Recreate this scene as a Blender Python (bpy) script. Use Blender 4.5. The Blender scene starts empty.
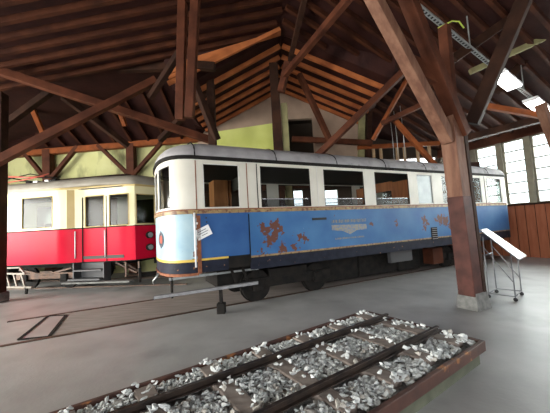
import bpy, bmesh, math, random
from mathutils import Vector, Matrix, noise
C = bpy.context.scene.collection
R = math.radians
random.seed(7)

# ------------------------------------------------------------------ helpers
class MB:
    """collects shapes and links them as one mesh object"""
    def __init__(self): self.v, self.f, self.s = [], [], []
    def add(self, vs, fs, smooth=False):
        n = len(self.v); self.v += [tuple(p) for p in vs]
        for f in fs: self.f.append([i + n for i in f]); self.s.append(smooth)
        return self
    def box(self, c, s, m=None):
        c = Vector(c); h = Vector(s) / 2
        vs = [Vector((x*h.x, y*h.y, z*h.z)) for x in (-1, 1) for y in (-1, 1) for z in (-1, 1)]
        if m: vs = [m @ p for p in vs]
        return self.add([c + p for p in vs], [(0,1,3,2), (4,6,7,5), (0,4,5,1), (2,3,7,6), (0,2,6,4), (1,5,7,3)])
    def beam(self, p, q, w, h, up=(0, 0, 1), roll=0):
        p, q = Vector(p), Vector(q); d = (q - p).normalized(); up = Vector(up)
        if abs(d.dot(up)) > .98: up = Vector((0, 1, 0))
        a = d.cross(up).normalized(); b = a.cross(d)
        if roll:
            m = Matrix.Rotation(roll, 3, d); a = m @ a; b = m @ b
        vs = []
        for e in (p, q):
            for i, j in ((-1, -1), (1, -1), (1, 1), (-1, 1)): vs.append(e + a*w/2*i + b*h/2*j)
        return self.add(vs, [(3,2,1,0), (4,5,6,7), (0,1,5,4), (1,2,6,5), (2,3,7,6), (3,0,4,7)])
    def tube(self, pts, r, n=8, closed=False):
        pts = [Vector(p) for p in pts]; rings = []; m = len(pts)
        for i, p in enumerate(pts):
            a = pts[(i-1) % m] if (closed or i > 0) else p
            b = pts[(i+1) % m] if (closed or i < m-1) else p
            d = (b - a).normalized(); up = Vector((0, 0, 1))
            if abs(d.z) > .9: up = Vector((0, 1, 0))
            x = d.cross(up).normalized(); y = x.cross(d)
            rings += [p + (x*math.cos(k*2*math.pi/n) + y*math.sin(k*2*math.pi/n))*r for k in range(n)]
        fs = []
        for i in range(m if closed else m-1):
            j = (i+1) % m
            for k in range(n): fs.append((i*n+k, i*n+(k+1) % n, j*n+(k+1) % n, j*n+k))
        if not closed:
            fs += [tuple(range(n))[::-1], tuple((m-1)*n+k for k in range(n))]
        return self.add(rings, fs, True)
    def disc(self, c, axis, r, t, n=24, hole=0):
        c, a = Vector(c), Vector(axis).normalized(); up = Vector((0, 0, 1)) if abs(a.z) < .9 else Vector((1, 0, 0))
        x = a.cross(up).normalized(); y = a.cross(x); vs = []
        ps = [(r, -t/2), (r, t/2)] + ([(hole, t/2), (hole, -t/2)] if hole else [])
        for rr, o in ps: vs += [c + a*o + (x*math.cos(k*2*math.pi/n) + y*math.sin(k*2*math.pi/n))*rr for k in range(n)]
        fs = []
        if hole:
            for q in range(4):
                for k in range(n): fs.append((q*n+k, q*n+(k+1) % n, ((q+1) % 4)*n+(k+1) % n, ((q+1) % 4)*n+k))
        else:
            for k in range(n): fs.append((k, (k+1) % n, n+(k+1) % n, n+k))
            fs += [tuple(range(n))[::-1], tuple(n+k for k in range(n))]
        return self.add(vs, fs)
    def prism(self, pts, vec):
        n = len(pts); v = Vector(vec); p = [Vector(q) for q in pts]
        return self.add(p + [q + v for q in p], [tuple(range(n))[::-1], tuple(range(n, 2*n))] + [(i, (i+1) % n, n+(i+1) % n, n+i) for i in range(n)])
    def build(self, name, mat, parent=None, bevel=0, fix=True):
        me = bpy.data.meshes.new(name); me.from_pydata(self.v, [], self.f)
        me.polygons.foreach_set('use_smooth', self.s)
        if fix:
            bm = bmesh.new(); bm.from_mesh(me); bmesh.ops.recalc_face_normals(bm, faces=bm.faces); bm.to_mesh(me); bm.free()
        me.materials.append(mat); o = bpy.data.objects.new(name, me); C.objects.link(o)
        if parent: o.parent = parent
        if bevel:
            b = o.modifiers.new('bevel', 'BEVEL'); b.width = bevel; b.segments = 2; b.limit_method = 'ANGLE'
        return o

def tag(o, label=None, cat=None, group=None, kind=None):
    if label: o['label'] = label
    if cat: o['category'] = cat
    if group: o['group'] = group
    if kind: o['kind'] = kind
    return o
def thing(name, label, cat, loc=(0, 0, 0), rz=0, group=None):
    o = bpy.data.objects.new(name, None); C.objects.link(o); o.location = loc; o.rotation_euler = (0, 0, rz); o.empty_display_size = .1
    return tag(o, label, cat, group)
def struct(o): return tag(o, kind='structure')

# ------------------------------------------------------------------ materials
def mat(name, col, rough=.7, metal=0, noise=0, scale=4, col2=None, bump=0, stretch=(1, 1, 1), lo=.35, hi=.65, spec=.5, detail=6, bscale=None):
    m = bpy.data.materials.new(name); m.use_nodes = True; nt = m.node_tree; b = nt.nodes['Principled BSDF']
    b.inputs['Base Color'].default_value = (*col, 1); b.inputs['Roughness'].default_value = rough
    b.inputs['Metallic'].default_value = metal; b.inputs['Specular IOR Level'].default_value = spec
    if col2 or bump:
        tc = nt.nodes.new('ShaderNodeTexCoord'); mp = nt.nodes.new('ShaderNodeMapping'); mp.inputs['Scale'].default_value = stretch
        nt.links.new(tc.outputs['Object'], mp.inputs[0])
        n = nt.nodes.new('ShaderNodeTexNoise'); n.inputs['Scale'].default_value = scale; n.inputs['Detail'].default_value = detail
        nt.links.new(mp.outputs[0], n.inputs['Vector'])
        if col2:
            r = nt.nodes.new('ShaderNodeValToRGB'); r.color_ramp.elements[0].position = lo; r.color_ramp.elements[1].position = hi
            r.color_ramp.elements[0].color = (*col, 1); r.color_ramp.elements[1].color = (*col2, 1)
            nt.links.new(n.outputs[0], r.inputs[0]); nt.links.new(r.outputs[0], b.inputs['Base Color'])
        if bump:
            n2 = n
            if bscale:
                n2 = nt.nodes.new('ShaderNodeTexNoise'); n2.inputs['Scale'].default_value = bscale; n2.inputs['Detail'].default_value = 8
                nt.links.new(mp.outputs[0], n2.inputs['Vector'])
            bp = nt.nodes.new('ShaderNodeBump'); bp.inputs['Strength'].default_value = bump; bp.inputs['Distance'].default_value = .02
            nt.links.new(n2.outputs[0], bp.inputs['Height']); nt.links.new(bp.outputs[0], b.inputs['Normal'])
    return m

def layer(m, col, blobs=(), noise_scale=9, noise_thr=None, amp=.16, rough=None, stretch=(1, 1, 1), soft=.02):
    """paints a second colour over a material where blobs (x, y, z, radius) or noise patches are: rust, stains, chips"""
    nt = m.node_tree; N = nt.nodes.new; L = nt.links.new; b = nt.nodes['Principled BSDF']
    tc = N('ShaderNodeTexCoord'); mp = N('ShaderNodeMapping'); mp.inputs['Scale'].default_value = stretch; L(tc.outputs['Object'], mp.inputs[0])
    n = N('ShaderNodeTexNoise'); n.inputs['Scale'].default_value = noise_scale; n.inputs['Detail'].default_value = 5; L(mp.outputs[0], n.inputs['Vector'])
    cur = None
    for (x, y, z, r) in blobs:
        d = N('ShaderNodeVectorMath'); d.operation = 'DISTANCE'; L(tc.outputs['Object'], d.inputs[0]); d.inputs[1].default_value = (x, y, z)
        s = N('ShaderNodeMath'); s.operation = 'SUBTRACT'; s.inputs[0].default_value = r; L(d.outputs['Value'], s.inputs[1])
        if cur is None: cur = s
        else:
            mx = N('ShaderNodeMath'); mx.operation = 'MAXIMUM'; L(cur.outputs[0], mx.inputs[0]); L(s.outputs[0], mx.inputs[1]); cur = mx
    nn = N('ShaderNodeMath'); nn.operation = 'MULTIPLY_ADD'; L(n.outputs[0], nn.inputs[0]); nn.inputs[1].default_value = amp*4; nn.inputs[2].default_value = -amp*2
    if cur is not None:
        a = N('ShaderNodeMath'); a.operation = 'ADD'; L(cur.outputs[0], a.inputs[0]); L(nn.outputs[0], a.inputs[1]); cur = a
    if noise_thr is not None:
        q = N('ShaderNodeMath'); q.operation = 'SUBTRACT'; L(n.outputs[0], q.inputs[0]); q.inputs[1].default_value = noise_thr
        if cur is None: cur = q
        else:
            mx = N('ShaderNodeMath'); mx.operation = 'MAXIMUM'; L(cur.outputs[0], mx.inputs[0]); L(q.outputs[0], mx.inputs[1]); cur = mx
    mr = N('ShaderNodeMapRange'); mr.inputs['From Min'].default_value = 0; mr.inputs['From Max'].default_value = soft; L(cur.outputs[0], mr.inputs[0])
    mix = N('ShaderNodeMix'); mix.data_type = 'RGBA'; L(mr.outputs[0], mix.inputs['Factor'])
    src = b.inputs['Base Color'].links
    if src: L(src[0].from_socket, mix.inputs['A'])
    else: mix.inputs['A'].default_value = b.inputs['Base Color'].default_value
    mix.inputs['B'].default_value = (*col, 1); L(mix.outputs['Result'], b.inputs['Base Color'])
    return m

def glass(name, tint=(.9, .95, .93), gloss=.12, rough=.12):
    m = bpy.data.materials.new(name); m.use_nodes = True; nt = m.node_tree; nt.nodes.clear(); N = nt.nodes.new; L = nt.links.new
    o = N('ShaderNodeOutputMaterial'); t = N('ShaderNodeBsdfTransparent'); t.inputs[0].default_value = (*tint, 1)
    g = N('ShaderNodeBsdfGlossy'); g.inputs['Roughness'].default_value = rough; g.inputs[0].default_value = (.9, .9, .9, 1)
    f = N('ShaderNodeFresnel'); f.inputs[0].default_value = 1.28
    a = N('ShaderNodeMath'); a.operation = 'ADD'; a.inputs[1].default_value = gloss; L(f.outputs[0], a.inputs[0])
    x = N('ShaderNodeMixShader'); L(a.outputs[0], x.inputs[0]); L(t.outputs[0], x.inputs[1]); L(g.outputs[0], x.inputs[2]); L(x.outputs[0], o.inputs[0])
    return m
def emit(name, col, s):
    m = bpy.data.materials.new(name); m.use_nodes = True; b = m.node_tree.nodes['Principled BSDF']
    b.inputs['Base Color'].default_value = (.8, .8, .8, 1); b.inputs['Emission Color'].default_value = (*col, 1); b.inputs['Emission Strength'].default_value = s
    return m

M = {}
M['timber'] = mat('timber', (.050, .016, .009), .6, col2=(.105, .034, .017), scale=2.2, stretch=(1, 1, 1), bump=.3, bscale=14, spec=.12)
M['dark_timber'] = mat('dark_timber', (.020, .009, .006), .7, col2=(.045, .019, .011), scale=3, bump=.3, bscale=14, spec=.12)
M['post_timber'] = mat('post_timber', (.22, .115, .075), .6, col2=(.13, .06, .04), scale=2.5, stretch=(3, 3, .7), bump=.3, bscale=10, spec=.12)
M['red_casing'] = mat('red_casing', (.045, .016, .013), .6, col2=(.085, .030, .023), scale=4, spec=.2)
M['orange_timber'] = mat('orange_timber', (.27, .075, .022), .55, col2=(.17, .048, .016), scale=3, bump=.2, bscale=14, spec=.12)  # also carries the light on the beam and struts labelled lit
M['lit_rafter'] = mat('lit_rafter', (.46, .15, .05), .6, col2=(.30, .09, .034), scale=2, bump=.2, spec=.15)  # same rafter timber with the orange light painted into its colour
M['rafter'] = mat('rafter', (.065, .021, .010), .6, col2=(.03, .010, .006), scale=2, bump=.2, bscale=12, spec=.12)  # darker copy of the rafter timber, roof shade put into the colour
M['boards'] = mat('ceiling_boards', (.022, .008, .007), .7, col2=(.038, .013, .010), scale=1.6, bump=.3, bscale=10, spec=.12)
M['pale_timber'] = mat('pale_timber', (.42, .30, .17), .6, col2=(.32, .2, .11), scale=5, bump=.2)
M['green_timber'] = mat('green_timber', (.26, .24, .12), .7, col2=(.17, .15, .08), scale=3, bump=.2, spec=.12)
M['plaster'] = layer(mat('plaster', (.56, .56, .25), .9, col2=(.66, .66, .34), scale=.8, bump=.3, bscale=8), (.26, .26, .13), noise_scale=1.3, noise_thr=.53, soft=.12, stretch=(1, 1, .45))
M['pink_plaster'] = mat('pink_plaster', (.40, .29, .22), .9, col2=(.30, .22, .17), scale=1.5, bump=.2, spec=.12)
M['dark_wall'] = mat('dark_wall', (.06, .045, .035), .9, spec=.12)
M['panel_wood'] = mat('panel_wood', (.27, .085, .04), .45, col2=(.36, .125, .065), scale=2.5, stretch=(4, 4, .6), bump=.15, lo=.3, hi=.7, spec=.12)
M['window_frame'] = mat('window_frame', (.22, .20, .14), .6, col2=(.17, .15, .11), scale=4)
M['concrete'] = layer(mat('concrete', (.27, .265, .26), .42, col2=(.385, .38, .375), scale=1.3, bump=.12, bscale=25, lo=.3, hi=.7, detail=9),
                      (.17, .165, .16), noise_scale=.9, noise_thr=.57, soft=.25)
M['footing'] = mat('footing', (.11, .11, .105), .9, col2=(.19, .19, .18), scale=9, bump=.4)
M['rust_steel'] = mat('rust_steel', (.045, .03, .024), .5, .5, col2=(.10, .055, .035), scale=8, bump=.2)
M['rail_steel'] = mat('rail_steel', (.022, .016, .014), .45, .4, col2=(.05, .033, .025), scale=8)
M['dark_steel'] = mat('dark_steel', (.008, .008, .008), .8, 0, spec=.15, col2=(.018, .015, .013), scale=6, bump=.2)
M['steel'] = mat('steel', (.26, .26, .27), .45, .4, col2=(.17, .17, .18), scale=9)
M['galv'] = mat('galvanised', (.42, .44, .44), .45, .6, col2=(.32, .34, .34), scale=12)
M['dark_grey'] = mat('dark_grey_paint', (.06, .06, .065), .6)
M['trestle'] = mat('trestle_paint', (.26, .23, .19), .6)
M['red_glass'] = glass('red_car_glass', (.30, .34, .32), -.006)
M['chrome'] = mat('chrome', (.6, .62, .64), .25, .9)
M['black'] = mat('black_rubber', (.02, .02, .02), .7)
M['stone'] = mat('ballast_stone', (.44, .46, .46), .85, col2=(.66, .68, .67), scale=12, bump=.5, bscale=30)
M['stone_b'] = mat('ballast_stone_brown', (.36, .33, .29), .85, col2=(.52, .50, .46), scale=14, bump=.5, bscale=30)
M['gravel_bed'] = mat('gravel_bed', (.2, .2, .195), .95, col2=(.34, .34, .33), scale=30, bump=1)
M['plank'] = mat('floor_plank', (.22, .185, .165), .7, col2=(.30, .26, .24), scale=3, stretch=(.5, 4, 1), bump=.2)
M['sleeper'] = mat('sleeper', (.17, .135, .115), .8, col2=(.25, .21, .185), scale=6, stretch=(.6, 3, 3), bump=.3, bscale=14)
M['redboard'] = layer(mat('red_brown_board', (.055, .023, .017), .6, col2=(.095, .038, .026), scale=5, bump=.2), (.30, .12, .04), noise_scale=6, noise_thr=.6, soft=.06)
M['green_base'] = mat('green_base', (.075, .08, .055), .9, col2=(.12, .125, .085), scale=5)
M['white_paint'] = mat('white_paint', (.60, .575, .50), .45, col2=(.68, .655, .58), scale=1.5, spec=.3)
M['white_trim'] = mat('white_trim', (.66, .65, .61), .4)
M['paper'] = mat('paper', (.8, .8, .8), .8)
M['ink'] = mat('ink', (.12, .12, .14), .8)
M['roof_grey'] = layer(mat('roof_canvas', (.25, .24, .25), .75, col2=(.36, .345, .35), scale=2.5, bump=.15, bscale=20), (.14, .13, .13), noise_scale=3, noise_thr=.6, soft=.1)
M['gold_rust'] = layer(mat('gold_rust', (.33, .23, .09), .5, col2=(.22, .13, .06), scale=7), (.14, .06, .03), noise_scale=14, noise_thr=.53, soft=.05)
M['yellow_line'] = layer(mat('yellow_line', (.62, .42, .06), .5), (.25, .11, .05), noise_scale=12, noise_thr=.62, soft=.03)
M['navy'] = layer(mat('navy_skirt', (.010, .012, .022), .6, col2=(.018, .021, .036), scale=5, spec=.15), (.18, .09, .05), noise_scale=9, noise_thr=.66, soft=.03)
M['rust'] = mat('rust', (.17, .06, .03), .85, col2=(.28, .10, .045), scale=14, bump=.4)
M['curtain'] = mat('brown_wood_panel', (.22, .075, .025), .5, col2=(.34, .13, .045), scale=3, stretch=(5, 5, .5))
M['warm_wood'] = mat('warm_wood', (.40, .14, .045), .5, col2=(.52, .20, .07), scale=3, stretch=(5, 5, .5))
M['interior'] = mat('car_interior', (.05, .045, .04), .7)
M['seat'] = mat('seat_cloth', (.07, .08, .11), .8)
M['cream'] = mat('cream_paint', (.78, .70, .40), .35, col2=(.84, .77, .48), scale=1)
M['cream_dark'] = mat('ochre_paint', (.50, .37, .14), .4, col2=(.58, .44, .18), scale=2)
M['red'] = mat('red_paint', (.50, .004, .025), .3, col2=(.57, .008, .035), scale=1, spec=.06)
M['red_roof'] = mat('taupe_roof', (.30, .27, .22), .7, col2=(.38, .35, .30), scale=2)
M['red_tube'] = mat('red_tube', (.5, .10, .06), .5)
M['lime'] = mat('lime_board', (.52, .56, .14), .6, col2=(.60, .63, .20), scale=1.2)
M['tube_light'] = emit('fluorescent_diffuser', (1, 1, 1), 14)
M['white_metal'] = mat('white_metal', (.7, .7, .72), .4)
M['glass'] = glass('clear_glass')
M['car_glass'] = glass('car_glass', (.50, .53, .50), .0)
M['dusty_glass'] = mat('dusty_glass', (.13, .16, .18), .25, col2=(.20, .24, .24), scale=3)
M['sash_glass'] = glass('sash_glass', (.35, .37, .38), .0, .3)
M['frost_glass'] = glass('shed_window_glass', (.92, .96, .96), .02, .2)
M['green_lamp'] = mat('lens', (.3, .3, .32), .15)
M['cable'] = mat('yellow_green_cable', (.45, .55, .08), .5)
M['display_sheet'] = mat('display_sheet', (.42, .46, .50), .2, col2=(.6, .64, .68), scale=5)

# blue paint: rust patches stand at fixed places on the car's side
blobs = [(1.50, 0, 1.66, .07), (1.62, 0, 1.58, .08), (1.80, 0, 1.66, .10), (1.78, 0, 1.48, .09), (1.66, 0, 1.38, .10), (1.90, 0, 1.58, .06),
         (2.42, 0, 1.42, .05), (2.52, 0, 1.36, .06), (1.95, 0, 1.18, .08), (2.25, 0, 1.16, .05), (1.45, 0, 1.14, .04),
         (6.75, 0, 1.62, .08), (6.85, 0, 1.50, .06), (6.72, 0, 1.40, .05), (7.25, 0, 1.60, .03), (7.5, 0, 1.60, .13), (7.75, 0, 1.55, .14), (8.0, 0, 1.42, .10), (5.55, 0, 1.58, .03), (4.65, 0, 1.6, .02)]
blobs = [(x, y, z, r+.025) for x, y, z, r in blobs]
M['blue'] = mat('blue_paint', (.030, .115, .29), .5, col2=(.060, .175, .36), scale=1.2, bump=.05, spec=.25)
layer(M['blue'], (.12, .045, .03), blobs, noise_scale=11, noise_thr=.705, amp=.13, soft=.012)
layer(M['blue'], (.42, .50, .58), (), noise_scale=16, noise_thr=.745, soft=.02)
M['pale_blue'] = mat('pale_blue_paint', (.25, .40, .50), .4, col2=(.36, .50, .56), scale=2)
layer(M['pale_blue'], (.15, .06, .035), [(.13, -.02, 2.0, .10), (.14, 0, 1.6, .09), (.12, 0, 1.25, .09), (.12, 0, 1.0, .16), (.0, .05, .9, .08)], noise_scale=9, noise_thr=.70, amp=.10, soft=.02)
M['door_blue'] = mat('deep_blue_paint', (.020, .078, .24), .5, col2=(.032, .105, .28), scale=2, bump=.04, spec=.25)
M['faded_gold'] = mat('faded_gold', (.28, .26, .20), .6, col2=(.14, .20, .30), scale=22, lo=.42, hi=.6)

# ------------------------------------------------------------------ camera
cam = bpy.data.objects.new('camera', bpy.data.cameras.new('camera')); C.objects.link(cam)
cam.matrix_world = Matrix(((0.998491, 0.054917, -0.000000, 0.000000), (0.003934, -0.071529, -0.997431, 0.000000), (-0.054776, 0.995926, -0.071637, 1.650000), (0, 0, 0, 1)))
cam.data.sensor_width = 36; cam.data.lens = 18.6545; cam.data.clip_start = .02
bpy.context.scene.camera = cam

# ------------------------------------------------------------------ the setting
P0 = Vector((-1.62, 5.4, 0)); A = R(27); U2 = Vector((math.cos(A), math.sin(A), 0)); V2 = Vector((-math.sin(A), math.cos(A), 0))
def loc(s, t, z=0): return P0 + U2*s + V2*t + Vector((0, 0, z))     # building grid: s along the blue car, t away from the camera
SW = 12.4                                                          # the right wall stands here
fl = MB().box((-2, 3, -.06), (40, 28, .12)).build('floor', M['concrete']); struct(fl)

def h_main(x, y):
    s = (Vector((x, y, 0)) - P0).dot(U2)
    l = 7.8 - .15*(.5 - x); r = 4.95 + .3*(SW - s); b = 5.9 + .5*(12.5 - y)
    return min(l, r, b) if x < -3.2 else min(l, r)
def h_gable(x, y): return 7.9 - .5*abs(x - .5)
def h_top(x, y):
    if y > 8.6 and -3.2 < x < 4.1: return h_gable(x, y)
    return h_main(x, y)
def inside(x, y): return (Vector((x, y, 0)) - P0).dot(U2) < SW + .75 and y < 14.4
mb = MB(); st = .25; nx, ny = int(34/st), int(22/st); idx = {}
for i in range(nx+1):
    for j in range(ny+1):
        x, y = -16 + i*st, -7.2 + j*st
        idx[i, j] = len(mb.v); mb.v.append((x, y, h_top(x, y)))
for i in range(nx):
    for j in range(ny):
        x, y = -16 + i*st, -7.2 + j*st
        if all(inside(a, b) for a, b in ((x, y), (x+st, y+st), (x+st, y), (x, y+st))) or inside(x, y):
            mb.f.append([idx[i, j], idx[i, j+1], idx[i+1, j+1], idx[i+1, j]]); mb.s.append(False)
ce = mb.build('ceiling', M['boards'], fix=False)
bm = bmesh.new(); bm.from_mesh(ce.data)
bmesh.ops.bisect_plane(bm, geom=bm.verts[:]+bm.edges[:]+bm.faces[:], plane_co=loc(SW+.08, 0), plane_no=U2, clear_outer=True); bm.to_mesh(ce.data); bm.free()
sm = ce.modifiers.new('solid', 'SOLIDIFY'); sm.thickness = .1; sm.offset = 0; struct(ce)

# rear wall, three stretches
rw = MB(); rw.box((-9.7, 12.9, 2.95), (12.8, .25, 5.9)); struct(rw.build('wall_rear', M['plaster']))
rg = MB()
def wall_with_holes(mb, x0, x1, z0, top, y, t, holes):
    xs = sorted({x0, x1, *[h[0] for h in holes], *[h[1] for h in holes]}); 
    for a, b in zip(xs, xs[1:]):
        hs = sorted([h for h in holes if h[0] <= a+1e-6 and h[1] >= b-1e-6], key=lambda h: h[2]); z = z0
        segs = []
        for h in hs: segs.append((z, h[2])); z = h[3]
        for q0, q1 in segs: mb.box(((a+b)/2, y, (q0+q1)/2), (b-a, t, q1-q0))
        ta, tb = top(a), top(b)
        mb.prism([(a, y-t/2, z), (b, y-t/2, z), (b, y-t/2, tb), (a, y-t/2, ta)], (0, t, 0))
gt = lambda x: max(h_gable(x, 12.6), 5.4) + .05
holes_g = [(.83, 1.27, 2.0, 3.22), (2.2, 2.82, 2.0, 3.16), (3.65, 3.96, 2.0, 3.1), (.78, 1.9, 4.3, 6.45)]
wall_with_holes(rg, -3.3, .5, 3.35, gt, 12.65, .25, [])
wall_with_holes(rg, .5, 4.1, 3.35, gt, 12.65, .25, holes_g[3:])
struct(rg.build('wall_gable', M['pink_plaster']))
rl0 = MB(); wall_with_holes(rl0, -3.3, 4.1, 0, lambda x: 3.36, 12.65, .25, holes_g[:3] + [(-.2, .52, 0, 3.25)])
struct(rl0.build('wall_gable_lower', M['dark_wall']))
struct(MB().box((.16, 12.65, 1.62), (.72, .25, 3.25)).build('wall_plaster', M['plaster']))
rr = MB(); holes_r = [(4.4, 5.0, 2.05, 3.05), (4.6, 7.4, 3.9, 4.35)]
wall_with_holes(rr, 4.1, 8.3, 0, lambda x: h_main(x, 13.7)+.05, 13.75, .25, [(4.85, 5.15, 2.05, 3.15), (5.4, 8.0, 3.95, 4.62)])
rr.box((4.1, 13.2, 3), (.2, 1.1, 6)); struct(rr.build('wall_loft', M['dark_wall']))
lo = MB().box((1.34, 13.5, 5.3), (1.5, .1, 2.7)).box((.5, 13.1, 5.3), (.1, .85, 2.7)).box((2.2, 13.1, 5.3), (.1, .85, 2.7)).box((1.34, 13.1, 6.6), (1.7, .85, .1)).box((1.34, 13.1, 4.1), (1.7, .85, .1)); struct(lo.build('wall_loft_back', M['dark_wall']))
# gable window frames
for n, (x0, x1, z0, z1) in enumerate(holes_g[:3]):
    f = MB()
    for x in (x0, x1): f.box((x, 12.6, (z0+z1)/2), (.06, .1, z1-z0))
    for z in (z0, z1, (z0+z1)/2): f.box(((x0+x1)/2, 12.6, z), (x1-x0, .08, .05 if z != (z0+z1)/2 else .025))
    w = struct(f.build('window_%d' % (n+1), M['window_frame'])); MB().box(((x0+x1)/2, 12.66, (z0+z1)/2), (x1-x0, .01, z1-z0)).build('glass_pane', M['frost_glass'], w)

# right wall: boarded below, a band of glazing above
def wl(u, z, d=0): return loc(SW + d, u, z)
rot = Matrix.Rotation(A, 3, 'Z')
lowr = MB()
lowr.box(wl(-5.5, .985), (.16, 17, 1.97), rot)
wr = struct(lowr.build('wall_right', M['panel_wood']))
bm_ = MB()
for u in [3.1 - .3*k for k in range(56)]: bm_.box(wl(u, .985, -.085), (.012, .012, 1.95), rot)
struct(bm_.build('trim_1', M['dark_timber']))
struct(MB().box(wl(-5.5, 4.78), (.2, 17, .5), rot).build('trim_2', M['timber']))
struct(MB().box(wl(-5.5, 1.99, -.03), (.24, 17, .07), rot).build('trim_3', M['dark_timber']))
us = [3.25, 2.45, 1.40, .42, -.50, -1.45, -2.4, -3.35, -4.3, -5.25, -6.2, -7.15]
for k, u in enumerate(us): struct(MB().box(wl(u, 3.27, -.02), (.2, .20, 2.5), rot).build('trim_%d' % (k+4), M['window_frame'], bevel=.008))
for k, (a, b) in enumerate(zip(us, us[1:])):
    f = MB(); a2, b2 = a-.10, b+.10; m_ = (a2+b2)/2
    for q in (a2-.025, b2+.025): f.box(wl(q, 3.25), (.07, .05, 2.5), rot)
    for j in range(7): f.box(wl(m_, 2.03+.413*j), (.05, a2-b2, .06 if j in (0, 6) else .045), rot)
    w = struct(f.build('window_%d' % (k+4), M['window_frame']))
    MB().box(wl(m_, 3.25, .03), (.008, a2-b2, 2.5), rot).build('glass_pane', M['frost_glass'], w)
# walls out of view, with their daylight openings
wall_l = MB()
for y0, y1 in ((-7.2, -3), (8, 12.7)): wall_l.box((-16, (y0+y1)/2, 2.65), (.25, y1-y0, 5.3))
wall_l.box((-16, 2.5, .4), (.25, 11, .8)); wall_l.box((-16, 2.5, 4.65), (.25, 11, 1.3)); struct(wall_l.build('wall_left', M['plaster']))
wall_f = MB()
for x0, x1 in ((-16, -13), (-8.5, -6.5), (-2, 1), (5.5, 16)): wall_f.box(((x0+x1)/2, -7.2, 3.8), (x1-x0, .25, 7.6))
wall_f.box((0, -7.2, 6.1), (32, .25, 3.6)); struct(wall_f.build('wall_front', M['dark_wall']))

# loft deck behind the blue car
dk = MB().box((2.6, 11.9, 3.72), (11.2, 1.4, .12)); dk.box((2.6, 11.22, 3.45), (11.2, .08, .66)); dk.box((6.2, 13, 3.72), (4, 1.4, .12))
struct(dk.build('trim_30', M['dark_timber']))

# ------------------------------------------------------------------ roof timbers
RG = 'rafters under the roof boards'
def rafter(p, q, label, group, w=.1, h=.16):
    p, q = Vector(p), Vector(q)
    if (q-p).length < .5: return
    o = MB().beam(p, q, w, h).build('rafter', M['lit_rafter' if 'cross gable' in group or 'fanning' in group else 'rafter']); tag(o, label, 'rafter', group); return o
for k in range(7):
    y = 12.35 - .62*k
    if y < 8.8: continue
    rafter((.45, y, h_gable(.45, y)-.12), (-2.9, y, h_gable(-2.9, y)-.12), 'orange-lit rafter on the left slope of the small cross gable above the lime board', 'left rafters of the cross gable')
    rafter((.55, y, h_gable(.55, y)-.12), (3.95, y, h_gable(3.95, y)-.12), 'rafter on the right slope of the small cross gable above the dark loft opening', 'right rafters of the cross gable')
def run(p, d, label, group, n=200, step=.1):
    """follows the roof boards from p in direction d and lays straight rafters where one plane holds"""
    p, d = Vector(p), Vector(d).normalized(); a = None
    return a
y = 8.45
while y > -1.2:
    # left plane ends where the right plane takes over
    x = .5
    while h_main(x, y) < 7.8 - .15*(.5-x) - 1e-4 and x > -15: x -= .05
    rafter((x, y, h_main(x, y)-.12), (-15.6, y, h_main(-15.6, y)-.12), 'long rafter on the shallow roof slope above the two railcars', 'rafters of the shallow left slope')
    y -= .45
def right_rafter(u):
    runs = []; s_ = SW - .1
    while s_ > -8:
        p = loc(s_, u); z = 4.95 + .3*(SW-s_)
        ok = abs(h_top(p.x, p.y) - z) < 2e-3 and p.x > .5
        if ok and (not runs or runs[-1][2]): runs.append([s_, s_, False])
        if ok: runs[-1][1] = s_
        elif runs: runs[-1][2] = True
        s_ -= .05
    for a_, b_, _ in runs:
        p, q = loc(a_, u), loc(b_, u)
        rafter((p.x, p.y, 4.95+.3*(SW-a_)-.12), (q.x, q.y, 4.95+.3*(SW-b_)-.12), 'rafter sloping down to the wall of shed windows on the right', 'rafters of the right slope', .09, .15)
for k in range(34): right_rafter(2.6 - .45*k)
for k in range(4):                                                 # fan between the shallow slope and the gable
    m_ = .26 + .06*k
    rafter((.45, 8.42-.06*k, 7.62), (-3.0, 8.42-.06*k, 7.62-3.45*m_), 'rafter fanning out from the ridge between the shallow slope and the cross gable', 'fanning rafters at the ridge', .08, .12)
x = -15.2
while x < -3.3:
    y = 12.4
    while h_main(x, y) >= 5.9+.5*(12.5-y)-1e-4 and y > 0: y -= .05
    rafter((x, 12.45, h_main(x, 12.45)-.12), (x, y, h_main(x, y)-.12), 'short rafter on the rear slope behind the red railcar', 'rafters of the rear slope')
    x += .75

def timber(name, cat, label, p, q, w, h, m='timber', bolts=(), roll=0, up=(0, 0, 1)):
    o = MB().beam(p, q, w, h, roll=roll, up=up).build(name, M[m], bevel=.012); tag(o, label, cat)
    return o
# the big post at the right with its struts
t = thing('timber_post', 'massive brown timber post on a concrete footing right of the blue railcar', 'post', (3.485, 5.250, 0.075)[:2] + (0,), R(27))
lean = lambda z: -.032*z
pr = MB(); LN = lean(3.5)
def leaning(x0, x1, y0, y1, z0, z1):
    return MB().add([(x+lean(z), y, z) for z in (z0, z1) for x, y in ((x0, y0), (x1, y0), (x1, y1), (x0, y1))], [(0,3,2,1), (4,5,6,7), (0,1,5,4), (1,2,6,5), (2,3,7,6), (3,0,4,7)])
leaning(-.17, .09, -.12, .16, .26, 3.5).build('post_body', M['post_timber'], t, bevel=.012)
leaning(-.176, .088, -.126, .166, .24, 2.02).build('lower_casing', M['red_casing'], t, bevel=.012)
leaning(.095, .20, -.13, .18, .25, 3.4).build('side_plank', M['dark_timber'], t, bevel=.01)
MB().add([(-.16, -.13, .30), (.2, -.13, .30), (.2, .18, .30), (-.16, .18, .30), (-.19, -.16, 0), (.24, -.16, 0), (.24, .22, 0), (-.19, .22, 0)],
         [(0,1,2,3), (4,7,6,5), (0,4,5,1), (1,5,6,2), (2,6,7,3), (3,7,4,0)]).build('concrete_footing', M['footing'], t, bevel=.01)
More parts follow.
